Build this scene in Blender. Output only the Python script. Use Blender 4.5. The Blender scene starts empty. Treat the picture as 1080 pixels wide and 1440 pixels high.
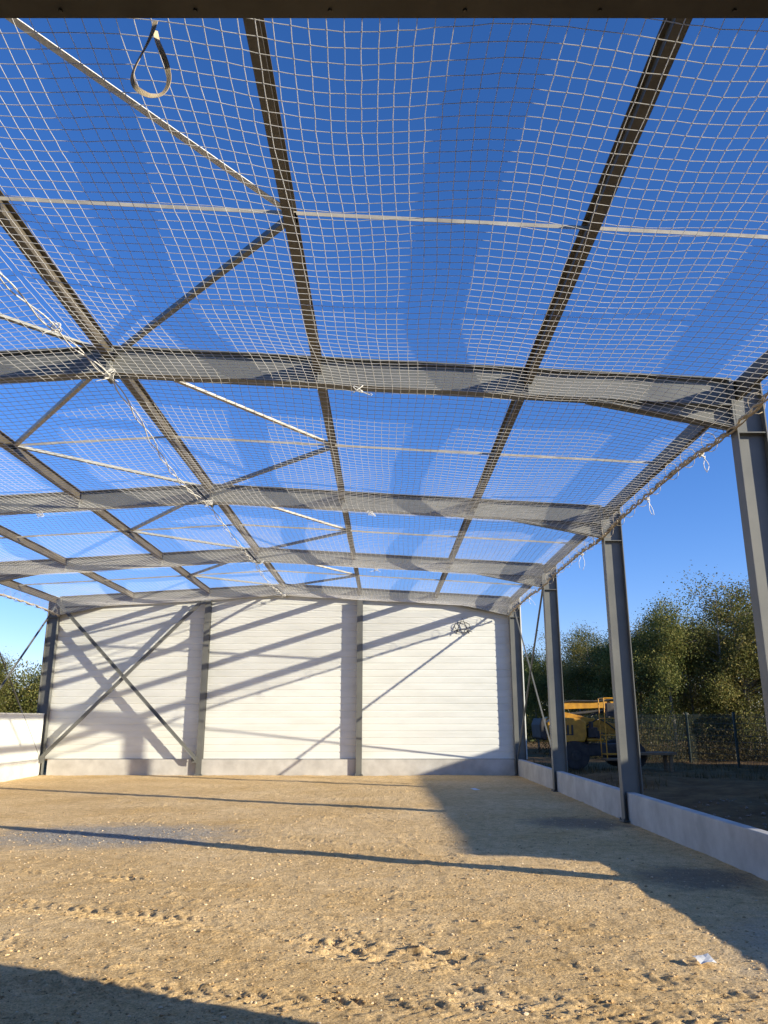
import bpy, bmesh, math, random
import numpy as np
from mathutils import Vector, Matrix
random.seed(7); np.random.seed(7)
S=bpy.context.scene
COL=S.collection
S.view_settings.view_transform='Standard'; S.view_settings.look='None'; S.view_settings.exposure=0

# ------------------------------------------------------------ constants
XC=-3.09; HW=7.05; XR=XC+HW; XL=XC-HW
FR=[2.56,8.05,13.38,18.7,24.0]
ZT=5.68; SL=0.058; CO=.24
def roof(x): return ZT-SL*abs(x-XC)
SUN=Vector((-2.12,1.0,-0.655)).normalized()

# ------------------------------------------------------------ materials
def mat(name):
    m=bpy.data.materials.new(name); m.use_nodes=True
    nt=m.node_tree; nt.nodes.clear()
    o=nt.nodes.new('ShaderNodeOutputMaterial'); b=nt.nodes.new('ShaderNodeBsdfPrincipled')
    nt.links.new(b.outputs[0],o.inputs[0])
    return m,nt,b,o
def N(nt,t,**k):
    n=nt.nodes.new(t)
    for a,v in k.items():
        setattr(n,a,v)
    return n
def ramp(nt,fac,stops):
    r=nt.nodes.new('ShaderNodeValToRGB'); e=r.color_ramp.elements
    while len(e)<len(stops): e.new(0.5)
    for i,(p,c) in enumerate(stops):
        e[i].position=p; e[i].color=(c[0],c[1],c[2],1)
    nt.links.new(fac,r.inputs[0]); return r
def noise(nt,scale,detail=4,rough=.55,coord=None,stretch=None):
    n=N(nt,'ShaderNodeTexNoise'); n.inputs['Scale'].default_value=scale
    n.inputs['Detail'].default_value=detail; n.inputs['Roughness'].default_value=rough
    if coord is None:
        g=N(nt,'ShaderNodeNewGeometry'); coord=g.outputs['Position']
    if stretch:
        mp=N(nt,'ShaderNodeMapping'); mp.inputs['Scale'].default_value=stretch
        nt.links.new(coord,mp.inputs[0]); coord=mp.outputs[0]
    nt.links.new(coord,n.inputs['Vector']); return n
def varied(name,c1,c2,scale=3,rough=.6,metal=0,bump=.0,bscale=60,stretch=None,detail=5,transl=0):
    m,nt,b,o=mat(name)
    n=noise(nt,scale,detail,.6,stretch=stretch)
    r=ramp(nt,n.outputs['Fac'],[(.3,c1),(.7,c2)])
    nt.links.new(r.outputs[0],b.inputs['Base Color'])
    b.inputs['Roughness'].default_value=rough; b.inputs['Metallic'].default_value=metal
    if bump:
        n2=noise(nt,bscale,4,.6); bp=N(nt,'ShaderNodeBump'); bp.inputs['Strength'].default_value=bump
        bp.inputs['Distance'].default_value=.01
        nt.links.new(n2.outputs['Fac'],bp.inputs['Height']); nt.links.new(bp.outputs[0],b.inputs['Normal'])
    if transl:
        t=N(nt,'ShaderNodeBsdfTranslucent'); nt.links.new(r.outputs[0],t.inputs[0])
        ms=N(nt,'ShaderNodeMixShader'); ms.inputs[0].default_value=transl
        nt.links.new(b.outputs[0],ms.inputs[1]); nt.links.new(t.outputs[0],ms.inputs[2]); nt.links.new(ms.outputs[0],o.inputs[0])
    return m
M_steel=varied('painted_steel',(.125,.128,.118),(.185,.185,.165),1.6,.5,.1,.03,90)
M_purlin=varied('purlin_steel',(.08,.065,.04),(.14,.115,.075),3,.55,.1)
M_galv=varied('galvanised_steel',(.30,.27,.21),(.50,.46,.37),5,.5,.1)
M_net=varied('white_twine',(.80,.78,.73),(.92,.90,.86),5,.7,transl=.35)
M_rope=varied('rope',(.36,.29,.19),(.62,.54,.40),14,.9,0,.5,120)
M_cord_lit_brace=varied('pale_cord_lit_brace',(.65,.62,.55),(.85,.83,.76),20,.8)
M_strap=varied('webbing_strap',(.68,.54,.34),(.82,.70,.50),12,.8,0,.3,200,transl=.25)
M_conc=varied('concrete',(.42,.40,.36),(.60,.58,.53),2.4,.85,0,.35,45)
M_yellow=varied('yellow_paint',(.36,.16,.01),(.64,.32,.02),5,.5)
M_black=varied('rubber',(.018,.018,.018),(.05,.045,.04),6,.8)
M_dark=varied('dark_metal',(.03,.028,.025),(.07,.062,.055),6,.75,0)
M_cable=varied('grey_cable',(.03,.03,.03),(.07,.07,.07),20,.6)
M_bark=varied('bark',(.12,.10,.08),(.30,.28,.24),5,.9,0,.5,30,stretch=(1,1,.3))
M_paper=varied('paper',(.7,.7,.68),(.82,.82,.8),9,.8)
M_wood=varied('rough_wood',(.14,.09,.05),(.26,.18,.1),6,.8,stretch=(1,8,8))
M_sheet=varied('sheet_cladding',(.30,.31,.31),(.38,.39,.38),1.2,.5)
M_fence=varied('green_wire',(.015,.025,.02),(.03,.05,.04),6,.5)

m,nt,b,o=mat('white_cladding'); M_white=m
n=noise(nt,1.3,6,.6,stretch=(.6,1,2.5)); r=ramp(nt,n.outputs['Fac'],[(.25,(.67,.675,.615)),(.6,(.78,.785,.725))])
nt.links.new(r.outputs[0],b.inputs['Base Color']); b.inputs['Roughness'].default_value=.5

# ground
m,nt,b,o=mat('sandy_ground'); M_ground=m
geo=N(nt,'ShaderNodeNewGeometry'); P=geo.outputs['Position']
n1=noise(nt,.55,6,.65,P); n2=noise(nt,7,8,.75,P); n3=noise(nt,60,7,.8,P)
r1=ramp(nt,n1.outputs['Fac'],[(.3,(.66,.455,.21)),(.7,(.86,.65,.37))])
r2=ramp(nt,n2.outputs['Fac'],[(.28,(.58,.52,.43)),(.5,(.96,.94,.91)),(.72,(1.14,1.14,1.14))])
mx=N(nt,'ShaderNodeMix',data_type='RGBA',blend_type='MULTIPLY'); mx.inputs[0].default_value=1
nt.links.new(r1.outputs[0],mx.inputs[6]); nt.links.new(r2.outputs[0],mx.inputs[7])
r3=ramp(nt,n3.outputs['Fac'],[(.36,(.40,.35,.28)),(.5,(1.0,.97,.93)),(.64,(1.3,1.3,1.3))])
mx2=N(nt,'ShaderNodeMix',data_type='RGBA',blend_type='MULTIPLY'); mx2.inputs[0].default_value=.8
nt.links.new(mx.outputs[2],mx2.inputs[6]); nt.links.new(r3.outputs[0],mx2.inputs[7])
def blob(cx,cy,rx,ry,soft=.35,amp=.9):
    mp=N(nt,'ShaderNodeMapping'); mp.vector_type='TEXTURE'
    mp.inputs['Location'].default_value=(cx,cy,0); mp.inputs['Scale'].default_value=(rx,ry,1000)
    nt.links.new(P,mp.inputs[0])
    L=N(nt,'ShaderNodeVectorMath',operation='LENGTH'); nt.links.new(mp.outputs[0],L.inputs[0])
    nn=noise(nt,2.6,5,.7,P)
    a=N(nt,'ShaderNodeMath',operation='MULTIPLY_ADD'); a.inputs[1].default_value=-amp*2; a.inputs[2].default_value=amp+0
    nt.links.new(nn.outputs['Fac'],a.inputs[0])
    s=N(nt,'ShaderNodeMath',operation='ADD'); nt.links.new(L.outputs['Value'],s.inputs[0]); nt.links.new(a.outputs[0],s.inputs[1])
    mr=N(nt,'ShaderNodeMapRange'); mr.inputs[1].default_value=1-soft; mr.inputs[2].default_value=1+soft
    mr.inputs[3].default_value=1; mr.inputs[4].default_value=0
    nt.links.new(s.outputs[0],mr.inputs[0]); return mr.outputs[0]
cur=mx2.outputs[2]
def overlay(fac,c1,c2,sc,f=1.0):
    global cur
    nn=noise(nt,sc,5,.75,P); rr=ramp(nt,nn.outputs['Fac'],[(.35,c1),(.65,c2)])
    k=N(nt,'ShaderNodeMath',operation='MULTIPLY'); k.inputs[1].default_value=f; nt.links.new(fac,k.inputs[0])
    q=N(nt,'ShaderNodeMix',data_type='RGBA'); nt.links.new(k.outputs[0],q.inputs[0])
    nt.links.new(cur,q.inputs[6]); nt.links.new(rr.outputs[0],q.inputs[7]); cur=q.outputs[2]
overlay(blob(-3.9,11.9,1.7,1.1,.35,.7),(.12,.10,.08),(.60,.55,.46),30,.95)
overlay(blob(-7.2,11.6,1.3,.7,.5),(.16,.13,.10),(.52,.46,.37),30,.65)
overlay(blob(3.1,13.2,.8,.7),(.10,.085,.07),(.26,.22,.17),22,.7)
overlay(blob(3.3,8.8,.6,.6),(.10,.085,.07),(.26,.22,.17),22,.7)
overlay(blob(3.4,5.4,.9,1.6),(.35,.28,.19),(.75,.66,.52),40,.6)
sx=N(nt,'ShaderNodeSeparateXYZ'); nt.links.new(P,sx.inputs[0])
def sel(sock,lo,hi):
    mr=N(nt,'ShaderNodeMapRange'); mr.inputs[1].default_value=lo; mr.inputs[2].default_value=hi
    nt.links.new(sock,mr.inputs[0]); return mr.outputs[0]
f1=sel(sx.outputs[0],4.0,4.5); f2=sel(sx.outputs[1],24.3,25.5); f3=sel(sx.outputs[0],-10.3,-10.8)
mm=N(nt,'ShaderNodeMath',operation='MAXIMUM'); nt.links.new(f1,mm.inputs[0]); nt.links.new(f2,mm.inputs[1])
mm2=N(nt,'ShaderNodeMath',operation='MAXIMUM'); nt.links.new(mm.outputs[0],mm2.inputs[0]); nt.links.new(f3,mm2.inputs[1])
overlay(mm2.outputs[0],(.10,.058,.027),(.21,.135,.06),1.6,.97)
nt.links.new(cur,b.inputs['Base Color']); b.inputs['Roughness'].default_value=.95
b.inputs['Specular IOR Level'].default_value=.1
v=N(nt,'ShaderNodeTexVoronoi'); v.inputs['Scale'].default_value=34; nt.links.new(P,v.inputs['Vector'])
n4=noise(nt,38,8,.85,P)
ad=N(nt,'ShaderNodeMath',operation='MULTIPLY_ADD'); ad.inputs[1].default_value=-.6
nt.links.new(v.outputs['Distance'],ad.inputs[0]); nt.links.new(n4.outputs['Fac'],ad.inputs[2])
bp=N(nt,'ShaderNodeBump'); bp.inputs['Strength'].default_value=.75; bp.inputs['Distance'].default_value=.02
nt.links.new(ad.outputs[0],bp.inputs['Height']); nt.links.new(bp.outputs[0],b.inputs['Normal'])

def stone_mat():
    m,nt,b,o=mat('pebble'); g=N(nt,'ShaderNodeNewGeometry')
    r=ramp(nt,g.outputs['Random Per Island'],[(0,(.34,.22,.10)),(.75,(.66,.47,.25)),(1,(.76,.62,.42))])
    nt.links.new(r.outputs[0],b.inputs['Base Color']); b.inputs['Roughness'].default_value=.9; return m
M_stone=stone_mat()
def leaf_mat(name,cs,dark=.5):
    m,nt,b,o=mat(name); g=N(nt,'ShaderNodeNewGeometry'); oi=N(nt,'ShaderNodeObjectInfo')
    r=ramp(nt,g.outputs['Random Per Island'],[(0,cs[0]),(.5,cs[1]),(1,cs[2])])
    n=noise(nt,.8,3,.5,g.outputs['Position'])
    r2=ramp(nt,n.outputs['Fac'],[(.35,(dark,dark+.05,dark-.1)),(.65,(1.3,1.18,1.0))])
    mx=N(nt,'ShaderNodeMix',data_type='RGBA',blend_type='MULTIPLY'); mx.inputs[0].default_value=1
    nt.links.new(r.outputs[0],mx.inputs[6]); nt.links.new(r2.outputs[0],mx.inputs[7])
    hs=N(nt,'ShaderNodeHueSaturation'); 
    mr=N(nt,'ShaderNodeMapRange'); mr.inputs[3].default_value=.47; mr.inputs[4].default_value=.515
    nt.links.new(oi.outputs['Random'],mr.inputs[0]); nt.links.new(mr.outputs[0],hs.inputs['Hue'])
    nt.links.new(mx.outputs[2],hs.inputs['Color'])
    nt.links.new(hs.outputs[0],b.inputs['Base Color']); b.inputs['Roughness'].default_value=.6
    b.inputs['Specular IOR Level'].default_value=.2
    t=N(nt,'ShaderNodeBsdfTranslucent'); nt.links.new(hs.outputs[0],t.inputs[0])
    ms=N(nt,'ShaderNodeMixShader'); ms.inputs[0].default_value=.35
    nt.links.new(b.outputs[0],ms.inputs[1]); nt.links.new(t.outputs[0],ms.inputs[2]); nt.links.new(ms.outputs[0],o.inputs[0])
    return m
M_leaf=leaf_mat('leaves',[(.11,.135,.045),(.17,.19,.06),(.26,.23,.085)],.6)
M_leaf2=leaf_mat('dry_grass_leaves',[(.06,.055,.025),(.11,.095,.04),(.17,.13,.06)])

# ------------------------------------------------------------ helpers
class MB:
    def __init__(s): s.v=[]; s.f=[]
    def add(s,vs,fs):
        o=len(s.v); s.v+= [tuple(map(float,a)) for a in vs]; s.f+=[[i+o for i in f] for f in fs]; return s
    def box(s,x0,x1,y0,y1,z0,z1):
        vs=[(x0,y0,z0),(x1,y0,z0),(x1,y1,z0),(x0,y1,z0),(x0,y0,z1),(x1,y0,z1),(x1,y1,z1),(x0,y1,z1)]
        return s.add(vs,[(0,3,2,1),(4,5,6,7),(0,1,5,4),(1,2,6,5),(2,3,7,6),(3,0,4,7)])
    def sweep(s,p0,p1,prof,up=(0,0,1)):
        p0=Vector(p0);p1=Vector(p1);d=(p1-p0).normalized(); u=Vector(up)
        a=d.cross(u).normalized(); bb=a.cross(d).normalized()
        n=len(prof); vs=[p0+a*q[0]+bb*q[1] for q in prof]+[p1+a*q[0]+bb*q[1] for q in prof]
        fs=[(i,(i+1)%n,n+(i+1)%n,n+i) for i in range(n)]+[list(range(n))[::-1],list(range(n,2*n))]
        return s.add(vs,fs)
    def prism(s,poly,y0,y1):
        n=len(poly); vs=[(x,y0,z) for x,z in poly]+[(x,y1,z) for x,z in poly]
        fs=[(i,(i+1)%n,n+(i+1)%n,n+i) for i in range(n)]+[list(range(n))[::-1],list(range(n,2*n))]
        return s.add(vs,fs)
    def tube(s,pts,r,n=6):
        pts=[Vector(p) for p in pts]; m=len(pts); rr=r if hasattr(r,'__len__') else [r]*m
        vs=[]
        for i,p in enumerate(pts):
            d=(pts[min(i+1,m-1)]-pts[max(i-1,0)]).normalized()
            u=Vector((0,0,1)) if abs(d.z)<.9 else Vector((1,0,0))
            a=d.cross(u).normalized(); c=a.cross(d)
            for k in range(n):
                t=2*math.pi*k/n; vs.append(p+a*math.cos(t)*rr[i]+c*math.sin(t)*rr[i])
        fs=[(i*n+k,i*n+(k+1)%n,(i+1)*n+(k+1)%n,(i+1)*n+k) for i in range(m-1) for k in range(n)]
        fs+=[list(range(n))[::-1],list(range((m-1)*n,m*n))]
        return s.add(vs,fs)
    def cyl(s,c,axis,r,h,n=24,r2=None):
        ax=Vector(axis).normalized(); c=Vector(c)
        return s.tube([c-ax*h/2,c+ax*h/2],[r,r2 or r],n)
    def mesh(s,name,mt,smooth=False):
        me=bpy.data.meshes.new(name); me.from_pydata(s.v,[],s.f); me.materials.append(mt)
        b=bmesh.new(); b.from_mesh(me); bmesh.ops.recalc_face_normals(b,faces=b.faces); b.to_mesh(me); b.free()
        if smooth:
            for p in me.polygons: p.use_smooth=True
        me.update(); return me
def fast_mesh(name,V,F,mt,smooth=False):
    me=bpy.data.meshes.new(name); V=np.asarray(V,dtype=np.float32); F=np.asarray(F,dtype=np.int32)
    me.vertices.add(len(V)); me.vertices.foreach_set('co',V.ravel())
    k=F.shape[1]; me.loops.add(F.size); me.loops.foreach_set('vertex_index',F.ravel())
    me.polygons.add(len(F)); me.polygons.foreach_set('loop_start',np.arange(0,F.size,k,dtype=np.int32))
    me.polygons.foreach_set('use_smooth',np.full(len(F),smooth,dtype=bool))
    me.materials.append(mt); me.update(calc_edges=True); me.validate(); return me
def thing(name,data,label,cat,group=None,loc=(0,0,0),kind=None):
    o=bpy.data.objects.new(name,data); COL.objects.link(o); o.location=loc
    if label: o['label']=label
    if cat: o['category']=cat
    if group: o['group']=group
    if kind: o['kind']=kind
    return o
def part(name,data,parent,label=None,loc=(0,0,0)):
    o=bpy.data.objects.new(name,data); COL.objects.link(o); o.parent=parent; o.location=loc
    if label: o['label']=label
    return o
def Iprof(w,h,tw=.01,tf=.014):
    a,b2=w/2,h/2;t=tw/2
    return [(-a,-b2),(a,-b2),(a,-b2+tf),(t,-b2+tf),(t,b2-tf),(a,b2-tf),(a,b2),(-a,b2),(-a,b2-tf),(-t,b2-tf),(-t,-b2+tf),(-a,-b2+tf)]
def Cprof(w,h,t=.006):
    a,b2=w/2,h/2
    return [(-a,-b2),(a,-b2),(a,-b2+t),(-a+t,-b2+t),(-a+t,b2-t),(a,b2-t),(a,b2),(-a,b2)]
def Lprof(w,t=.006):
    return [(0,0),(w,0),(w,t),(t,t),(t,w),(0,w)]
def Rprof(w,h): return [(-w/2,-h/2),(w/2,-h/2),(w/2,h/2),(-w/2,h/2)]

# ------------------------------------------------------------ portal frames
CD=.33; RD=.33
def column_mesh(sgn):
    m=MB(); xo=sgn*(HW+CO); xc=xo-sgn*CD/2
    zt=ZT-SL*abs(xc)-.02
    m.sweep((xc,0,0),(xc,0,zt),Iprof(.17,CD),up=(1,0,0))
    m.box(xc-CD/2-.04,xc+CD/2+.04,-.13,.13,0,.02)
    for z in (zt-.62,zt-.012): m.box(xc-CD/2+.015,xc+CD/2-.015,-.08,.08,z,z+.012)
    for sx_ in (-1,1):
        for sy in (-1,1): m.cyl((xc+sx_*(CD/2+.018),sy*.1,.035),(0,0,1),.014,.04,6)
    return m.mesh('column',M_steel)
def rafter_mesh(sgn):
    m=MB(); x1=sgn*(HW+CO-CD-.004); zr=ZT-RD/2; z1=ZT-SL*abs(x1)-RD/2
    m.sweep((sgn*.004,0,zr),(x1,0,z1),Iprof(.16,RD))
    hx=sgn*(abs(x1)-1.6); hb=ZT-SL*abs(hx)-RD
    eb=z1-RD/2-.24
    m.prism([(hx,hb+.01),(x1,z1-RD/2+.004),(x1,eb)],-.005,.005)
    m.sweep((hx,0,hb-.006),(x1,0,eb),Rprof(.16,.012))
    xa,xb=sorted((x1-sgn*.024,x1-sgn*.002))
    m.box(xa,xb,-.088,.088,eb-.03,z1+RD/2-.002)
    xa,xb=sorted((sgn*.003,sgn*.022)); m.box(xa,xb,-.088,.088,ZT-RD-.07,ZT+.004)
    m.prism([(sgn*.022,ZT-RD+.005),(sgn*.022,ZT-RD-.06),(sgn*.3,ZT-RD-.012)],-.004,.004)
    for zz in (ZT-RD-.03,ZT-.1,ZT-.23):
        for yy in (-.06,.06): m.cyl((sgn*.028,yy,zz),(1,0,0),.012,.014,6)
    for k in (1,2):
        xx=sgn*HW*k/3; zz=ZT-SL*abs(xx); m.box(xx-.004,xx+.004,-.075,.075,zz-RD+.016,zz-.016)
    return m.mesh('rafter',M_steel)
colm={s:column_mesh(s) for s in (-1,1)}; rafm={s:rafter_mesh(s) for s in (-1,1)}
for i,y in enumerate(FR):
    lab="grey steel portal frame with haunched rafters standing on gravel" if i<4 else "grey steel end frame standing against the white gable wall"
    e=thing('portal_frame',None,lab,'steel frame','portal frames of the hall',(XC,y,0))
    for s in (-1,1):
        part('column',colm[s],e); part('rafter',rafm[s],e)
for gx in (XC-HW/3,XC+HW/3):
    m=MB(); zt=roof(gx)-RD-.02
    m.sweep((0,0,0),(0,0,zt),Iprof(.17,.19),up=(0,1,0)); m.box(-.13,.13,-.14,.14,0,.018)
    for sx_ in (-.1,.1):
        for sy in (-.11,.11): m.cyl((sx_,sy,.03),(0,0,1),.013,.035,6)
    thing('gable_post',m.mesh('gable_post',M_steel),"dark grey steel post in front of white cladding",'steel post','gable posts',(gx,23.985,0))
for k in range(-3,4):
    x=XC+k*HW/3
    m=MB(); h=.16; z=roof(x)-h/2-.02
    if abs(k)==3:
        m.sweep((0,FR[0],z-.02),(0,FR[-1]+.1,z-.02),Cprof(.07,.2))
    else:
        m.sweep((0,FR[0],z),(0,FR[-1]+.1,z),Iprof(.09,h,.008,.009))
        for y in FR:
            m.box(-.09,-.05,y-.1,y-.085,z-.07,z+.07); 
    thing('purlin',m.mesh('purlin',M_purlin),"long brown-grey steel purlin spanning between portal frames" if abs(k)<3 else "steel eave beam joining the column heads",'purlin','roof purlins',(x,0,0))
for i in range(4):
    ym=(FR[i]+FR[i+1])/2 if i else 5.33
    m=MB()
    for s in (-1,1):
        m.sweep((s*.0,0,ZT-.065),(s*HW,0,ZT-SL*HW-.065),Rprof(.04,.006))
        m.sweep((s*.0,-.021,ZT-.080),(s*HW,-.021,ZT-SL*HW-.080),Rprof(.004,.034))
    thing('purlin_tie',m.mesh('purlin_tie',M_galv),"thin galvanised angle tying purlins at mid span",'steel tie','purlin ties',(XC,ym,0))
    for s in (-1,1):
        for (ya,yb,mt) in ((FR[i],ym,M_cord_lit_brace if (i==0 and s==1) else (M_galv if s==1 or i else M_steel)),(ym,FR[i+1],M_steel)):  # sunlight put into the colour: near right brace pale, near left one dark
            xa,xb=(0,s*HW/3) if yb==ym else (s*HW/3,0)
            m=MB()
            p0=(xa,ya,ZT-SL*abs(xa)-.10); p1=(xb,yb,ZT-SL*abs(xb)-.10)
            m.sweep(p0,p1,Lprof(.055))
            for p in (p0,p1): m.box(p[0]-.05,p[0]+.05,p[1]-.06,p[1]+.06,p[2]-.011,p[2]-.004)
            thing('roof_brace',m.mesh('roof_brace',mt),"diagonal steel roof brace between ridge and purlin",'steel brace','roof braces',(XC,0,0))
def brace(name,p0,p1,w,lab,grp,up=(0,0,1),mt=M_steel):
    m=MB(); m.sweep(p0,p1,Lprof(w),up)
    for p,q in ((p0,p1),(p1,p0)):
        d=(Vector(q)-Vector(p)).normalized(); c=Vector(p)+d*.05
        m.box(c.x-.08,c.x+.08,c.y-.004-.01,c.y+.004-.01,c.z-.1,c.z+.1) if abs(d.x)>abs(d.y) else m.box(c.x-.004,c.x+.004,c.y-.08,c.y+.08,c.z-.1,c.z+.1)
    return thing(name,m.mesh(name,mt),lab,'steel brace',grp)
gy=23.86
brace('gable_brace',(XL+.05,gy,5.05),(XC-HW/3-.1,gy,.42),.09,"dark diagonal brace crossing the white gable bay",'gable braces')
brace('gable_brace',(XC-HW/3-.1,gy-.03,5.15),(XL+.05,gy-.03,.42),.09,"dark diagonal brace crossing the white gable bay",'gable braces')
for x in (XL+.0,XR+.0):
    for a,b_ in ((.5,5.0),(5.0,.5)):
        brace('side_brace',(x+(.01 if a<1 else -.03),FR[3]+.09,a),(x+(.01 if a<1 else -.03),FR[4]-.09,b_),.04,"thin diagonal brace between two side columns",'side braces')

# ------------------------------------------------------------ walls
def ribbed(x0,x1,z0,ztop,y,step=.2,dep=.011):
    m=MB(); xs=[x0,(x0+x1)/2,x1]; prof=[]
    z=z0
    while z<ZT:
        prof+=[(z,0),(z+step*.80,0),(z+step*.86,dep),(z+step*.94,dep)]; z+=step
    prof.append((z,0))
    vs=[];fs=[]
    for (zz,d) in prof:
        for x in xs: vs.append((x,y+d,min(zz,ztop(x))))
    n=3
    for i in range(len(prof)-1):
        if prof[i][0]>=max(ztop(x) for x in xs): break
        for k in range(2): fs.append((i*n+k,i*n+k+1,(i+1)*n+k+1,(i+1)*n+k))
    m.add(vs,fs)
    return m
gw=thing('gable_wall',None,"white ribbed cladding gable wall on grey concrete base",'wall',loc=(XC,24.2,0))
for k in range(3):
    x0=-HW-.12+k*(2*HW+.24)/3; x1=x0+(2*HW+.24)/3
    m=ribbed(x0+.004,x1-.004,.46,lambda x:ZT-SL*abs(x)+.02,-.08)
    zz=lambda x:ZT-SL*abs(x)
    xm=(x0+x1)/2
    m.prism([(x0+.004,.46),(x1-.004,.46),(x1-.004,zz(x1)),(xm,zz(xm)),(x0+.004,zz(x0))],-.055,.03)
    part('cladding_panel',m.mesh('cladding_panel',M_white),gw)
    m=MB(); a,b_=[-HW+.2,-HW/3,HW/3][k]+(.0 if k==0 else .012),[-HW/3,HW/3,HW-.1][k]-.012
    m.box(a,b_,-.19,.02,-.1,.445)
    part('concrete_base',m.mesh('concrete_base',M_conc),gw)
m=MB(); m.box(HW+.125,HW+.30,-.1,.05,.45,ZT-SL*HW+.05); m.box(HW+.10,HW+.125,-.1,-.085,.45,ZT-SL*HW+.05)
m.box(-HW-.30,-HW-.125,-.1,.05,.45,ZT-SL*HW+.05)
part('corner_trim',m.mesh('corner_trim',M_white),gw)
for i in range(4):
    a=FR[i]+(.02); b_=FR[i+1]-.02
    m=MB(); m.box(-.07,.07,a,b_,-.15,.45)
    me=m.mesh('plinth_wall',M_conc)
    for X_ in (XR+.05,XL-.05):
        o=thing('plinth_wall',me,"low pale concrete wall panel between steel columns",'low wall','low side walls',(X_,0,0))
        bv=o.modifiers.new('b','BEVEL'); bv.width=.012; bv.segments=2
m=MB()
m.box(-.05,.05,FR[2]+.1,FR[4]-.1,.455,1.72); m.box(-.06,.06,FR[2]+.1,FR[4]-.1,1.72,1.76)
for k in range(1,6): m.box(.05,.056,FR[2]+.1,FR[4]-.1,.455+k*.2,.463+k*.2)
thing('side_wall',m.mesh('side_wall',M_white),"half height white cladding wall on concrete plinth",'wall',loc=(XL-.05,0,0))

e=thing('storage_hall',None,"existing covered hall with dark steel lintel over opening",'building',loc=(XC,0,0))
m=MB(); m.box(-HW-.4,HW+.4,2.68,2.80,4.65,4.76)
for k in range(24): m.cyl((-HW+.6*k+.3,2.76,4.648),(0,0,1),.010,.012,6)
part('lintel',m.mesh('lintel',M_purlin),e)
for s in (-1,1):
    m=MB(); xa,xb=sorted((s*(HW+.02),s*(HW+.16))); m.box(xa,xb,-14,2.465,0,5.24); part('wall',m.mesh('wall',M_sheet),e)
m=MB(); m.box(-HW-.16,HW+.16,-14.2,-14.01,0,5.24); part('wall',m.mesh('wall',M_sheet),e)
m=MB()
for s in (-1,1): m.prism([(0,ZT+.02),(s*(HW+.3),ZT+.02-SL*HW),(s*(HW+.3),ZT+.1-SL*HW),(0,ZT+.1)],-14.3,.8)
part('roof',m.mesh('roof',M_sheet),e)
e=thing('neighbouring_shed',None,"long low grey metal shed beside the yard",'building',loc=(14,0,0))
m=MB(); m.box(0,6,4.3,24,0,3.9)
for k in range(66): m.box(-.03,0,4.4+k*.296,4.5+k*.296,.1,3.85)
part('wall',m.mesh('wall',M_sheet),e)
m=MB(); m.prism([(-.06,3.9),(6.06,3.9),(6.06,4.3),(-.06,4.02)],4.2,24.1); part('roof',m.mesh('roof',M_dark),e)

# ------------------------------------------------------------ net
def wav(x,y,seed,fs):
    rs=np.random.RandomState(seed); r=0
    for f,a in fs:
        for _ in range(3):
            t=rs.uniform(0,6.28); ph=rs.uniform(0,6.28)
            r=r+a*np.sin(f*(np.cos(t)*x+np.sin(t)*y)+ph)
    return r
def net_surf(x,y,seed):
    u=np.clip(np.abs(x-XC)/HW,0,1)
    v=np.zeros_like(y); 
    for i in range(4):
        k=(y>=FR[i])&(y<=FR[i+1]); v=np.where(k,(y-FR[i])/(FR[i+1]-FR[i]),v)
    z=ZT-SL*np.abs(x-XC)
    z=z-RD-.035-.11*np.clip((u-.8)/.2,0,1)**1.2
    sag=np.sin(np.pi*v)**.8*(.05*(1-u)+.17*np.sin(np.pi*u)**.8)
    z=z-sag+np.sin(np.pi*v)*wav(x,y,seed,[(1.3,.014),(3.3,.006),(7.5,.0015)])*np.clip((1-u)*5,0.1,1)
    d=np.minimum.reduce([np.abs(y-f) for f in FR])
    z=z-np.clip((u-.775)/.2,0,1)*.08*np.exp(-(d/.9)**2)-.06*np.clip((u-.775)/.2,0,1)
    ed=np.clip(np.minimum(u,1-u)*6,0,1)
    X=x+wav(x,y,seed+1,[(.8,.03),(2.3,.010),(6,.002)])*ed
    Y=y+wav(x,y,seed+2,[(.7,.04),(2.1,.012),(6,.0025)])+ .05*np.sin(np.pi*np.clip(u,0,1))*np.sin(2.78*(x-XC))
    return X,Y,z
def make_net(x0,x1,seed,r=.0025,pitch=.096,K=5):
    nx=int(abs(x1-x0)/pitch)+1; ny=int((FR[-1]-.1-2.95)/pitch)+1
    xs=np.linspace(x0,x1,nx); ys=np.linspace(2.95,FR[-1]-.12,ny)
    GX,GY=np.meshgrid(xs,ys,indexing='ij'); X,Y,Z=net_surf(GX,GY,seed)
    P=np.stack([X,Y,Z],-1)
    P+=np.random.RandomState(seed).normal(size=P.shape)*.0018
    Vs=[];Fs=[];off=0
    for axis in (0,1):
        Q=P if axis==1 else P.transpose(1,0,2)
        L,n,_=Q.shape
        offs=[]
        for k in range(K):
            t=2*math.pi*k/K+.5
            o=(math.cos(t)*r,0,math.sin(t)*r) if axis==1 else (0,math.cos(t)*r,math.sin(t)*r)
            offs.append(o)
        V=Q[:,:,None,:]+np.array(offs)[None,None]
        idx=np.arange(L*n*K).reshape(L,n,K)+off
        for k in range(K):
            k2=(k+1)%K
            q=np.stack([idx[:,:-1,k],idx[:,:-1,k2],idx[:,1:,k2],idx[:,1:,k]],-1).reshape(-1,4)
            Fs.append(q[:,::-1] if axis==1 else q)
        Vs.append(V.reshape(-1,3)); off+=L*n*K
    return fast_mesh('mesh_net',np.concatenate(Vs),np.concatenate(Fs),M_net,True)
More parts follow.
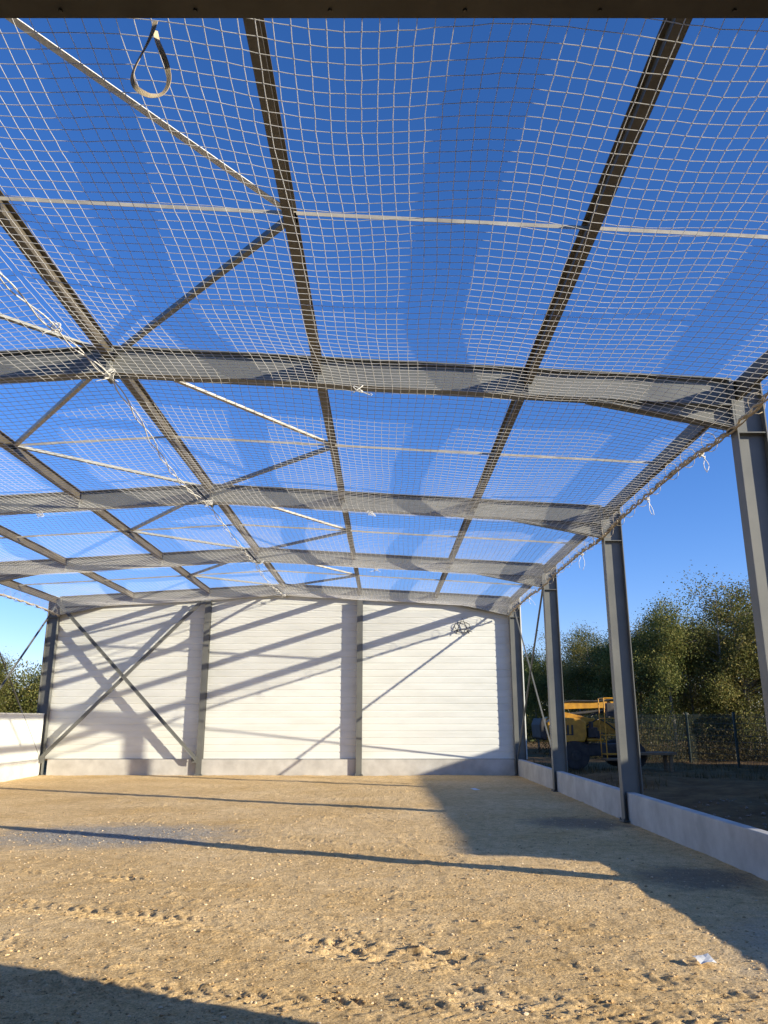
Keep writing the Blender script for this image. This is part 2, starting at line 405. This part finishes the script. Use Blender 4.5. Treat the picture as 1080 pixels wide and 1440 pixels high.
for (a,b_,sd) in ((XC+.03,XR-.16,3),(XC-.03,XL+.16,9)):
    e=thing('safety_net',None,"white square mesh safety net slung under the roof steel",'safety net','safety nets',(0,0,0))
    part('mesh',make_net(a,b_,sd),e)
    m=MB(); ys=np.linspace(2.9,FR[-1]-.1,420)
    X,Y,Z=net_surf(np.full_like(ys,b_),ys,sd); so=1 if b_>0 else -1
    rs_=np.random.RandomState(sd)
    for q in range(4):
        ja=rs_.uniform(.8,1.2)
        pts=[(X[i]+so*.03+.022*math.sin(ys[i]*11*ja+q*1.6),ys[i],Z[i]+.026*math.cos(ys[i]*11*ja+q*1.6)) for i in range(len(ys))]
        m.tube(pts,[.012+.006*math.sin(i*.9+q)*math.sin(i*.37) for i in range(len(ys))],5)
    for y in np.arange(3.2,23.9,.62):
        xx=b_+so*.10; zz=float(np.interp(y,ys,Z))+.10; j=rs_.uniform(.85,1.1); tl=rs_.uniform(-.05,.1)
        pts=[(xx+.10*j*math.cos(t),y+tl*t/6.28,zz+.13*j*math.sin(t)) for t in np.linspace(0,6.28,14)]
        m.tube(pts,.0045,4)
    part('border_rope',m.mesh('border_rope',M_rope,True),e)
    m=MB()
    ys=np.linspace(2.9,FR[-1]-.1,500); X,Y,Z=net_surf(np.full_like(ys,a),ys,sd)
    ph=0 if so>0 else math.pi
    dr=[]
    for y in ys:
        v=0
        for i in range(4):
            if FR[i]<=y<=FR[i+1]: v=(y-FR[i])/(FR[i+1]-FR[i])
        dr.append(.10*math.sin(math.pi*v))
    m.tube([(XC-.02+.028*math.sin(y*5+ph)+.05*math.sin(y*.9),y,z-.012-d+.02*math.cos(y*5+ph)) for y,z,d in zip(ys,Z,dr)],.0075,5)
    part('seam_cord',m.mesh('seam_cord',M_cord_lit_brace,True),e)

def knot(loc,sz,drop,seed,lab):
    rs=random.Random(seed); m=MB()
    for k in range(3):
        r=sz*rs.uniform(.6,1); ph=rs.uniform(0,6); tl=rs.uniform(-.6,.6)
        m.tube([(r*math.cos(t),r*math.sin(t)*tl+rs.uniform(-.004,.004),r*.8*math.sin(t+ph)) for t in np.linspace(0,6.6,16)],.005,5)
    for k in range(2):
        x=rs.uniform(-.02,.02); pts=[];a=rs.uniform(-.16,.16); ln=drop*rs.uniform(.5,1); w=rs.uniform(.02,.05); f=rs.uniform(2.5,5)
        for i in range(12):
            t=i/11; pts.append((x+a*t+w*math.sin(f*t+k*2),.02*math.sin(5*t+k),-ln*t*(1-.15*t)))
        m.tube(pts,.0045,5)
    return thing('tie_cord',m.mesh('tie_cord',M_cord_lit_brace,True),lab,'cord','net tie cords',loc)
ed=XR-.11
for i,(y,dr) in enumerate(((8.9,.32),(10.9,.42),(14.8,.4),(20.5,.3))):
    X,Y,Z=net_surf(np.array([XR-.16]),np.array([y]),3)
    knot((ed,y,float(Z[0])-.03),.035,dr,i,"frayed white cord tying the net to the eave beam")
for i,(x,y) in enumerate(((XC-.0,6.6),(XC+2.8,7.93),(XC+.05,7.9),(XC+2.85,13.25),(XC,13.2),(XC+2.9,18.6),(XC+.1,18.6),(XC,23.8),(XC-3,13.25))):
    X,Y,Z=net_surf(np.array([x]),np.array([y]),3); knot((x,y,float(Z[0])-.01-(.09 if y==6.6 else 0)),.06,.12,20+i,"white cord knot fastening the net under a rafter")

# strap loop
ctrl=[(.030,.06),(.020,.0),(-.002,-.07),(-.030,-.14),(-.052,-.205),(-.056,-.25),(-.040,-.29),(-.008,-.318),(.035,-.335),(.075,-.325),(.098,-.29),(.105,-.235),(.092,-.165),(.070,-.10),(.045,-.04),(.030,.0),(.015,.06)]
def crs(P_,n):
    o=[];P_=[P_[0]]+P_+[P_[-1]]
    for i in range(1,len(P_)-2):
        for k in range(n):
            t=k/n; a,b_,c,d=[np.array(q) for q in P_[i-1:i+3]]
            o.append(.5*((2*b_)+(-a+c)*t+(2*a-5*b_+4*c-d)*t*t+(-a+3*b_-3*c+d)*t**3))
    o.append(np.array(P_[-2])); return o
pts=crs(ctrl,5); m=MB(); vs=[];fs=[]; n=len(pts)
for i,p in enumerate(pts):
    p3=Vector((p[0],-.025+.05*i/n,p[1])); q0=pts[max(i-1,0)];q1=pts[min(i+1,n-1)]
    d=Vector((q1[0]-q0[0],0,q1[1]-q0[1])).normalized(); a=d.cross(Vector((0,1,0)))
    tw=.55*math.sin(i*.09)+.15; a=Matrix.Rotation(tw,3,d)@a; nrm=d.cross(a)
    for s1,s2 in ((-1,-1),(1,-1),(1,1),(-1,1)): vs.append(p3+a*.0125*s1+nrm*.0010*s2)
for i in range(n-1):
    for k in range(4): fs.append((i*4+k,i*4+(k+1)%4,(i+1)*4+(k+1)%4,(i+1)*4+k))
m.add(vs,fs)
thing('webbing_strap',m.mesh('webbing_strap',M_strap,False),"beige webbing strap loop hanging from the lintel",'strap',loc=(-1.09,2.91,4.665))
# cable tangle on gable wall
m=MB()
m.tube([(.23*math.cos(t)*(1+.1*math.sin(3*t)),-.02,.17*math.sin(t)-.02) for t in np.linspace(0,6.5,26)],.010,5)
m.tube([(-.20,-.05,-.22),(-.1,-.05,.02),(0,-.05,.26),(.1,-.05,.02),(.20,-.05,-.22)],.014,5)
m.tube([(-.28,-.06,-.15),(-.05,-.06,-.08),(.1,-.06,-.1),(.30,-.06,-.17)],.011,5)
thing('cable_coil',m.mesh('cable_coil',M_cable,True),"dark cable loops hanging on white cladding",'cable',loc=(2.42,24.09,4.36))

# ------------------------------------------------------------ ground
def axis(segs):
    o=[]
    for a,b_,st in segs:
        n=max(1,int(round((b_-a)/st))); o+=list(np.linspace(a,b_,n,endpoint=False))
    o.append(segs[-1][1]); return np.array(o)
xs=axis([(-900,-100,160),(-100,-20,10),(-20,-10.5,.8),(-10.5,-4.5,.06),(-4.5,4.3,.022),(4.3,10,.25),(10,24,.8),(24,100,9),(100,900,160)])
ys=axis([(-300,-20,70),(-20,3,2),(3,9.5,.02),(9.5,15,.055),(15,25,.1),(25,45,.8),(45,100,6),(100,1500,200)])
GX,GY=np.meshgrid(xs,ys,indexing='ij')
def vnoise(x,y,f,seed):
    rs=np.random.RandomState(seed); T=rs.rand(256,256); x=x*f+1000; y=y*f+1000
    xi=np.floor(x).astype(int); yi=np.floor(y).astype(int); fx=x-xi; fy=y-yi
    fx=fx*fx*(3-2*fx); fy=fy*fy*(3-2*fy); a=T[xi%256,yi%256];b=T[(xi+1)%256,yi%256];c=T[xi%256,(yi+1)%256];d=T[(xi+1)%256,(yi+1)%256]
    return (a*(1-fx)+b*fx)*(1-fy)+(c*(1-fx)+d*fx)*fy-.5
inside=np.clip((GX+11)*2,0,1)*np.clip((5-GX)*2,0,1)*np.clip((GY-1)/2,0,1)*np.clip((26-GY),0,1)
H=.024*vnoise(GX,GY,.5,1)+.012*vnoise(GX,GY,1.7,2)+.008*vnoise(GX,GY,4.3,3)+.006*vnoise(GX,GY,9,4)+.008*np.maximum(vnoise(GX,GY,19,5),-.1)
cl=np.maximum(vnoise(GX,GY,10,8)-.25,0)*np.clip(vnoise(GX,GY,.9,9)*4,0,1); H+=.06*cl
H+=.045*np.maximum(vnoise(GX,GY,22,13)-.30,0)
def track(x0,y0,x1,y1,w,depth,seed,bend=0,cut=.3,reg=.5):
    dx,dy=x1-x0,y1-y0; L=math.hypot(dx,dy); tx,ty=dx/L,dy/L
    s=(GX-x0)*tx+(GY-y0)*ty; t=-(GX-x0)*ty+(GY-y0)*tx-bend*np.sin(s/L*3.1)+.05*vnoise(GX,GY,1,seed)
    m=np.clip((s+.2)*2,0,1)*np.clip((L-s+.2)*2,0,1)
    q=np.abs(t)/w+.35*vnoise(GX,GY,4,seed+9); inn=np.clip(1.05-q,0,.3)/.3
    lug=np.sin((s+np.abs(t)*.9)*2*math.pi/.12+np.where(t>0,0,2.3)+2.2*vnoise(GX,GY,1.2,seed+11))
    lug=np.clip(lug*3.5,-1,1)*reg+(1-reg)*(1.5*vnoise(GX,GY,11,seed+12)+1.6*vnoise(GX,GY,21,seed+14))
    br=np.clip(vnoise(GX,GY,1.3,seed+3)*3+cut,0,1)
    rim=np.exp(-((q-1.2)/.2)**2)
    return m*br*(inn*(-depth*.3+depth*.65*lug*(.6+1.0*vnoise(GX,GY,5,seed+5)))+rim*depth*.6*(.3+1.4*vnoise(GX,GY,8,seed+6)+1.2*vnoise(GX,GY,19,seed+7)))
H+=track(-3.6,7.6,.5,6.15,.18,.032,21,.05,.7,.55)+track(-.95,6.4,.7,5.85,.19,.056,22,0,1.0,.25)+track(-5.2,9.5,-2.3,8.6,.17,.032,23,0,.7,.4)
H+=track(-3.4,5.6,3.2,4.3,.16,.024,24,.1,.5,.6)+track(.5,8.0,2.4,5.2,.15,.016,25,0,.5,.6)+track(1.2,6.6,2.4,6.35,.13,.032,27,0,.4,.2)
H+=track(-6,14.5,0,10.4,.18,.018,26,.3,.6,.6)+track(-1,16,.8,9.5,.18,.018,28,.2,.6,.6)+track(-4.5,7.0,0,5.0,.16,.022,29,.1,.5,.6)+track(.3,5.3,2.4,4.6,.17,.032,30,0,.6,.4)
H+=track(1.0,5.9,3.0,4.4,.16,.022,33,.1,.5,.6)
H=H*inside
out=np.clip((GX-4.6)/1.5,0,1)*np.clip((40-GY)/5,0,1)*np.clip(GY/4,0,1)*np.clip((40-GX)/9,0,1)
H+=out*(.18*vnoise(GX,GY,.45,11)+.12*vnoise(GX,GY,1.3,12)+.05)
nx,ny=len(xs),len(ys); V=np.stack([GX,GY,H],-1).reshape(-1,3)
id_=np.arange(nx*ny).reshape(nx,ny)
F=np.stack([id_[:-1,:-1],id_[1:,:-1],id_[1:,1:],id_[:-1,1:]],-1).reshape(-1,4)
thing('ground',fast_mesh('ground',V,F,M_ground,True),None,None,kind='structure')
def hz(x,y):
    i=min(max(np.searchsorted(xs,x),1),nx-1); j=min(max(np.searchsorted(ys,y),1),ny-1); return float(H[i,j])

def icos():
    b=bmesh.new(); bmesh.ops.create_icosphere(b,subdivisions=1,radius=1); V=np.array([v.co[:] for v in b.verts]); F=np.array([[v.index for v in f.verts] for f in b.faces]); b.free(); return V,F
IV,IF=icos()
def stones(pts,sizes,name,mt,lab,cat):
    Vs=[];Fs=[]
    for i,(p,s) in enumerate(zip(pts,sizes)):
        sc=np.random.uniform(.5,1.3,3)*s; sc[2]*=.6; a=np.random.uniform(0,6.28); R=np.array([[math.cos(a),-math.sin(a),0],[math.sin(a),math.cos(a),0],[0,0,1]])
        v=(IV*(1+np.random.uniform(-.2,.2,(12,1))))*sc@R.T+np.array(p); Vs.append(v); Fs.append(IF+12*i)
    return thing(name,fast_mesh(name,np.concatenate(Vs),np.concatenate(Fs),mt),lab,cat,kind='stuff')
pts=[];sz=[]
for i in range(26000):
    y=3.6+random.random()**1.9*11; x=random.uniform(-.48*y-.4,min(.48*y+.4,3.8)); x=max(x,-10)
    s=.004+.013*random.random()**6; pts.append((x,y,hz(x,y)+s*.1)); sz.append(s)
stones(pts,sz,'gravel',M_stone,"scattered pale pebbles on sandy ground",'gravel')
M_grey=varied('brown_stone',(.10,.075,.05),(.30,.24,.18),30,.9)
pts=[];sz=[]
for i in range(170):
    a=random.random()*6.28; r=random.random()**.6
    x,y=(6.9+1.6*r*math.cos(a),13.8+2.0*r*math.sin(a)); s=random.uniform(.012,.045)
    pts.append((x,y,hz(x,y)+s*.2)); sz.append(s)
stones(pts,sz,'rubble',M_grey,"scattered broken stone rubble beside the low wall",'rubble')
def scrap(loc,w,h,a,lab):
    m=MB(); vs=[]
    for i in range(4):
        for j in range(4): vs.append(((i/3-.5)*w,(j/3-.5)*h,random.uniform(0,.012)+.004*i))
    fs=[(i*4+j,(i+1)*4+j,(i+1)*4+j+1,i*4+j+1) for i in range(3) for j in range(3)]
    m.add(vs,fs); o=thing('paper_scrap',m.mesh('paper_scrap',M_paper),lab,'litter','litter on the ground',loc); o.rotation_euler=(.15,0.05,a)
scrap((2.15,5.8,hz(2.15,5.8)+.03),.11,.12,.1,"small white paper scrap lying on sandy ground")
scrap((2.1,18.9,hz(2.1,18.9)+.03),.14,.2,.6,"small white paper scrap lying on sandy ground")

# ------------------------------------------------------------ vegetation
def leaves(C,size,seed):
    rs=np.random.RandomState(seed); n=len(C)
    a=rs.normal(size=(n,3)); a/=np.linalg.norm(a,axis=1)[:,None]
    b2=rs.normal(size=(n,3)); b2-= (b2*a).sum(1)[:,None]*a; b2/=np.linalg.norm(b2,axis=1)[:,None]
    s=size*rs.uniform(.6,1.4,(n,1))
    V=np.stack([C-a*s,C-b2*s*.55,C+a*s,C+b2*s*.55],1).reshape(-1,3); F=np.arange(4*n).reshape(n,4); return V,F
def tree_variant(seed,h,rad,nc=170,per=170,ls=.04):
    rs=random.Random(seed); nr=np.random.RandomState(seed); m=MB(); tips=[]
    stems=rs.choice([1,2,3])
    for sI in range(stems):
        lean=(rs.uniform(-.12,.12)*h*(stems>1),rs.uniform(-.1,.1)*h*(stems>1)); n=9; tp=[]
        ht=h*rs.uniform(.82,.96)
        for i in range(n):
            t=i/(n-1); tp.append((lean[0]*t+.1*math.sin(3*t+sI)+sI*.15,lean[1]*t+.08*math.cos(4*t+sI),ht*t))
        m.tube(tp,[.07*(1-.92*i/(n-1))*h/7+.006 for i in range(n)],7)
        for k in range(20):
            t=rs.uniform(.12,.93); i=int(t*(n-1)); p=Vector(tp[i]).lerp(Vector(tp[min(i+1,n-1)]),t*(n-1)-i)
            az=rs.uniform(0,6.28); prof=math.sin(math.pi*min(1,(t-.05)*.8+.15)); ln=rad*prof*rs.uniform(.6,1.15)
            el=rs.uniform(.4,1.0); pp=[p]
            for j in range(1,5):
                q=j/4; pp.append(p+Vector((math.cos(az+.3*q)*ln*q,math.sin(az+.3*q)*ln*q,ln*el*q*(1.1-.3*q))))
            m.tube(pp,[.025*(1-.8*j/4)*h/7+.004 for j in range(5)],4)
            tips+= [pp[2],pp[3],pp[4]]
        tips.append(Vector(tp[-1])); tips.append(Vector(tp[-2]))
    C=[]
    for k in range(nc):
        p=np.array(rs.choice(tips)); c=p+nr.normal(size=3)*.2*h/7
        spread=np.array([.29,.29,.29])*rs.uniform(.5,1.3)*h/7
        nn=int(per*rs.uniform(.4,1.5)); C.append(c+nr.normal(size=(nn,3))*spread)
    C=np.concatenate(C); C=C[C[:,2]>.25]
    V,F=leaves(C,ls,seed)
    return m.mesh('trunk',M_bark,True),V,F
VAR=[]
for sd,h,r in ((1,7,1.7),(2,7,2.0),(3,7,1.6),(5,7,1.9),(8,7,1.6)):
    t,V,F=tree_variant(sd,h,r); VAR.append((t,fast_mesh('crown',V,F,M_leaf)))
def tree(x,y,h,k,lab):
    t,c=VAR[k%5]; e=thing('tree',None,lab,'tree','trees around the yard',(x,y,0))
    s=h/7; e.scale=(s*random.uniform(.95,1.2),s*random.uniform(.95,1.2),s); e.rotation_euler=(0,0,random.uniform(0,6.28))
    part('trunk',t,e); part('crown',c,e)
TR=[(11.5,32,6.9),(12.9,33.5,6.2),(13.6,31.5,7.0),(15.0,32.5,7.4),(16.3,31,6.4),(17.6,33,6.5),(10.9,35,5.8),
 (9.4,44,6.4),(11.2,45,6.8),(12.6,43,6.6),(13.9,42,7.2),(8.0,46,6.0),(15.5,39,6.8),(17.4,38,6.9),(9.0,37,4.9),(7.6,40,4.8),(14.4,36.5,6.6),(19,36,6.5),(10.4,39.5,5.6),(12.0,37.5,6.0),
 (-16.6,34,4.6),(-15.2,36,4.4),(-18.2,35,4.9),(-14.3,37,4.2),(-20,33,5.0),(-15.9,31.5,4.0)]
for i,(x,y,h) in enumerate(TR): tree(x,y,h,i,"leafy green birch-like tree in loose scrub" if x>0 else "dense low green tree behind the white wall")
rs=np.random.RandomState(5)
C=[]
for k in range(260):
    x=rs.uniform(-21,-13.4); y=rs.uniform(33,38); hh=rs.uniform(2.6,4.1)
    C.append(np.stack([rs.normal(x,.35,170),rs.normal(y,.35,170),rs.rand(170)**.7*hh],-1))
C=np.concatenate(C); V,F=leaves(C,.05,13)
thing('hedge',fast_mesh('hedge',V,F,M_leaf),"dense dark green hedge behind the white wall",'hedge',kind='stuff')
C=[]
for k in range(600):
    x=rs.uniform(7.2,24); y=28.5+rs.rand()*7+max(0,(12-x))*.6; hh=rs.uniform(.3,1.7)
    C.append(np.stack([rs.normal(x,.35,110),rs.normal(y,.35,110),rs.rand(110)**.8*hh],-1))
C=np.concatenate(C); V,F=leaves(C,.035,3)
thing('undergrowth',fast_mesh('undergrowth',V,F,M_leaf2),"tangled scrub and dry weeds behind the fence",'scrub',kind='stuff')
C=[]
for k in range(900):
    x=rs.uniform(-70,70); y=rs.uniform(56,66); hh=rs.uniform(3.2,5.8) if x>0 else rs.uniform(2.5,4.4)
    nn=110; u=rs.rand(nn); C.append(np.stack([rs.normal(x,1.0,nn),rs.normal(y,.8,nn),u**.8*hh],-1))
C=np.concatenate(C); V,F=leaves(C,.15,4)
thing('distant_wood',fast_mesh('distant_wood',V,F,M_leaf),"distant dark green wood beyond the yard",'wood',kind='stuff')
V=[];F=[];n=0
for k in range(9000):
    x=rs.uniform(4.4,14); y=rs.uniform(9,29); 
    if vnoise(np.array([x]),np.array([y]),.5,31)[0]<-.02: continue
    z=hz(x,y); a=rs.uniform(0,6.28); h=rs.uniform(.05,.25); w=.008; l=rs.uniform(-.08,.08)
    V+=[(x-w*math.cos(a),y-w*math.sin(a),z-.02),(x+w*math.cos(a),y+w*math.sin(a),z-.02),(x+l,y+l*.5,z+h)]; F.append((n,n+1,n+2)); n+=3
thing('weeds',fast_mesh('weeds',V,F,M_leaf2),"sparse weeds on dark soil outside the low wall",'weeds',kind='stuff')

# fence
e=thing('mesh_fence',None,"dark green wire mesh fence with thin posts",'fence',loc=(0,0,0))
FP=[(7.4,32.0),(9.2,30.4),(10.8,28.6),(11.6,26.6),(12.4,24.6),(13.5,23.4)]
for i,(x,y) in enumerate(FP):
    m=MB(); m.box(-.035,.035,-.035,.035,-.1,1.8); m.box(-.042,.042,-.042,.042,1.8,1.825); part('post',m.mesh('post',M_fence),e,loc=(x,y,0))
for i in range(len(FP)-1):
    (xa,ya),(xb,yb)=FP[i],FP[i+1]; m=MB(); L=math.hypot(xb-xa,yb-ya)
    for z in np.arange(.06,1.75,.2): m.sweep((xa,ya,z),(xb,yb,z),Rprof(.011,.011))
    for k in range(1,int(L/.06)): 
        t=k*.06/L; x=xa+(xb-xa)*t; y=ya+(yb-ya)*t; m.box(x-.005,x+.005,y-.005,y+.005,.05,1.76)
    part('mesh_panel',m.mesh('mesh_panel',M_fence),e)

# ------------------------------------------------------------ boom lift
e=thing('boom_lift',None,"yellow articulated boom lift parked behind the steel columns",'boom lift',loc=(5.25,25.9,.12))
def bpart(nm,m,mt,bev=.02,par=e,lab=None,loc=(0,0,0)):
    o=part(nm,m.mesh(nm,mt),par,lab,loc)
    if bev: q=o.modifiers.new('b','BEVEL'); q.width=bev; q.segments=2; q.limit_method='ANGLE'
    return o
m=MB(); m.prism([(.2,.5),(.35,.36),(2.8,.36),(2.95,.5),(2.8,.72),(.35,.72)],-.5,.5)
m.box(.55,.75,-.78,.78,.36,.5); m.box(2.3,2.5,-.78,.78,.36,.5); bpart('chassis',m,M_dark)
for x in (.65,2.4):
    for y in (-.85,.85):
        m=MB(); m.cyl((0,0,0),(0,1,0),.39,.3,28)
        for k in range(18):
            a=k*2*math.pi/18
            for yy in (-.09,.09):
                aa=a+(.17 if yy>0 else 0); c=Vector((math.cos(aa)*.40,yy,math.sin(aa)*.40)); d=Vector((math.cos(aa),0,math.sin(aa))); 
                m.sweep(c-d*.03,c+d*.02,Rprof(.13,.06),up=(0,1,0))
        w=bpart('wheel',m,M_black,0,loc=(x,y,.40))
        m=MB(); m.cyl((0,-.155 if y<0 else .155,0),(0,1,0),.15,.03,20); m.cyl((0,-.17 if y<0 else .17,0),(0,1,0),.06,.05,12)
        bpart('rim',m,M_dark,.005,par=w)
m=MB(); m.prism([(-.15,.78),(1.0,.78),(1.08,.95),(1.08,1.38),(.9,1.5),(.1,1.54),(-.15,1.36)],-.75,-.2)
m.prism([(-.15,.85),(1.5,.85),(1.6,1.0),(1.6,1.35),(1.3,1.5),(.1,1.55),(-.15,1.35)],.2,.75)
m.box(-.2,1.7,-.19,.19,.8,.94); m.box(1.1,1.65,-.6,-.25,.8,.9); bpart('turret',m,M_yellow,.04)
m=MB(); m.box(1.15,1.45,-.65,-.3,.92,1.22); m.cyl((1.3,-.45,1.3),(0,0,1),.07,.2,12); m.cyl((1.5,-.4,1.0),(0,1,0),.12,.4,12); bpart('engine',m,M_dark,.01)
m=MB(); m.cyl((.9,0,.76),(0,0,1),.4,.1,24); bpart('slew_ring',m,M_dark,.01)
m=MB()
for k in range(6): m.box(-.1+.14*k,-.04+.14*k,-.772,-.752,1.02,1.3)
m.box(-.1,.66,-.762,-.752,.99,1.02); bpart('vent_grille',m,M_dark,0)
m=MB(); m.prism([(-.35,.9),(-.16,.82),(-.16,1.5),(-.3,1.5),(-.38,1.3)],-.7,.7); bpart('counterweight',m,M_dark,.03)
m=MB(); m.sweep((.1,0,1.35),(2.4,0,1.12),Rprof(.2,.26)); 
for t in (.2,.5,.8): m.box(.1+2.3*t-.03,.1+2.3*t+.03,-.12,.12,1.35-.23*t-.15,1.35-.23*t+.15)
bpart('lower_boom',m,M_yellow,.01)
m=MB(); m.sweep((2.3,-.1,1.2),(.25,-.1,1.66),Rprof(.05,.2)); m.sweep((2.3,.1,1.2),(.25,.1,1.66),Rprof(.05,.2)); m.box(2.25,2.42,-.15,.15,.95,1.42); bpart('middle_boom',m,M_yellow,.01)
m=MB(); m.sweep((.2,0,1.9),(1.9,0,1.95),Rprof(.2,.25)); m.sweep((1.9,0,1.955),(2.5,0,1.97),Rprof(.12,.13)); m.box(.1,.35,-.14,.14,1.5,2.05); m.box(1.85,1.94,-.11,.11,1.80,2.10); bpart('upper_boom',m,M_yellow,.01)
m=MB(); m.cyl((1.2,-.02,1.68),(1,0,.1),.045,1.3,12); m.cyl((1.8,0,1.7),(1,0,.25),.03,.8,10); bpart('hydraulic_ram',m,M_dark,0)
m=MB(); m.tube([(.3,-.15,1.98),(.8,-.17,2.05),(1.6,-.16,2.04),(2.2,-.16,2.1),(2.5,-.2,1.85),(2.3,-.4,1.3)],.025,6)
m.tube([(.4,-.14,1.8),(.2,-.2,1.6),(.35,-.22,1.4),(.6,-.2,1.3)],.022,6)
m.tube([(1.2,-.2,1.25),(1.6,-.25,1.5),(1.9,-.2,1.35),(2.2,-.2,1.1)],.02,6); bpart('hose',m,M_black,0)
m=MB(); B=(1.45,2.0,-1.55,-.95)
for z in (.45,1.0,1.5,2.1):
    for (p,q) in (((B[0],B[2]),(B[1],B[2])),((B[1],B[2]),(B[1],B[3])),((B[1],B[3]),(B[0],B[3])),((B[0],B[3]),(B[0],B[2]))):
        m.tube([(p[0],p[1],z),(q[0],q[1],z)],.015,6)
for x in (B[0],B[1]):
    for y in (B[2],B[3]): m.tube([(x,y,.3),(x,y,2.1)],.017,6)
bpart('basket',m,M_yellow,0)
m=MB(); m.box(B[0]-.02,B[1]+.02,B[2]-.02,B[3]+.02,.27,.33); m.box(B[1]+.03,3.6,-1.4,-.6,.42,.50); m.box(3.4,3.5,-.8,-.7,-.1,.42); m.box(3.4,3.5,-1.3,-1.2,-.1,.42)
bpart('platform',m,M_wood,.008)
m=MB(); m.box(1.55,1.9,-1.5,-1.3,1.55,1.95); bpart('control_box',m,M_dark,.015)

# ------------------------------------------------------------ world, sun, camera
w=bpy.data.worlds.new("World"); S.world=w; w.use_nodes=True; nt=w.node_tree; nt.nodes.clear()
sky=nt.nodes.new('ShaderNodeTexSky'); sky.sky_type='NISHITA'; sky.sun_disc=False
el=math.asin(-SUN.z); sky.sun_elevation=el; sky.sun_rotation=math.atan2(-SUN.x,-SUN.y)
sky.altitude=300; sky.air_density=.95; sky.dust_density=.15; sky.ozone_density=3.5
hs=nt.nodes.new('ShaderNodeHueSaturation'); hs.inputs['Saturation'].default_value=1.19; hs.inputs['Value'].default_value=1.33
mx=nt.nodes.new('ShaderNodeMix'); mx.data_type='RGBA'; mx.blend_type='MULTIPLY'; mx.inputs[0].default_value=1; mx.inputs[7].default_value=(1.06,.92,1.16,1)
bg=nt.nodes.new('ShaderNodeBackground'); bg.inputs[1].default_value=.15; ow=nt.nodes.new('ShaderNodeOutputWorld')
nt.links.new(sky.outputs[0],hs.inputs['Color']); nt.links.new(hs.outputs[0],mx.inputs[6]); nt.links.new(mx.outputs[2],bg.inputs[0]); nt.links.new(bg.outputs[0],ow.inputs[0])
L=bpy.data.lights.new('sun','SUN'); L.energy=8.3; L.angle=math.radians(.53); L.color=(1,.91,.73)
lo=bpy.data.objects.new('sun',L); COL.objects.link(lo); lo.rotation_mode='QUATERNION'; lo.rotation_quaternion=SUN.to_track_quat('-Z','Y'); lo.location=(20,-10,15)
cam=bpy.data.cameras.new('camera'); co=bpy.data.objects.new('camera',cam); COL.objects.link(co)
cam.sensor_fit='VERTICAL'; cam.sensor_height=24; cam.lens=24*1090/1440; cam.clip_end=3000; cam.clip_start=.05
co.location=(0,0,1.6); co.rotation_euler=(math.radians(90+14.95),0,0); S.camera=co
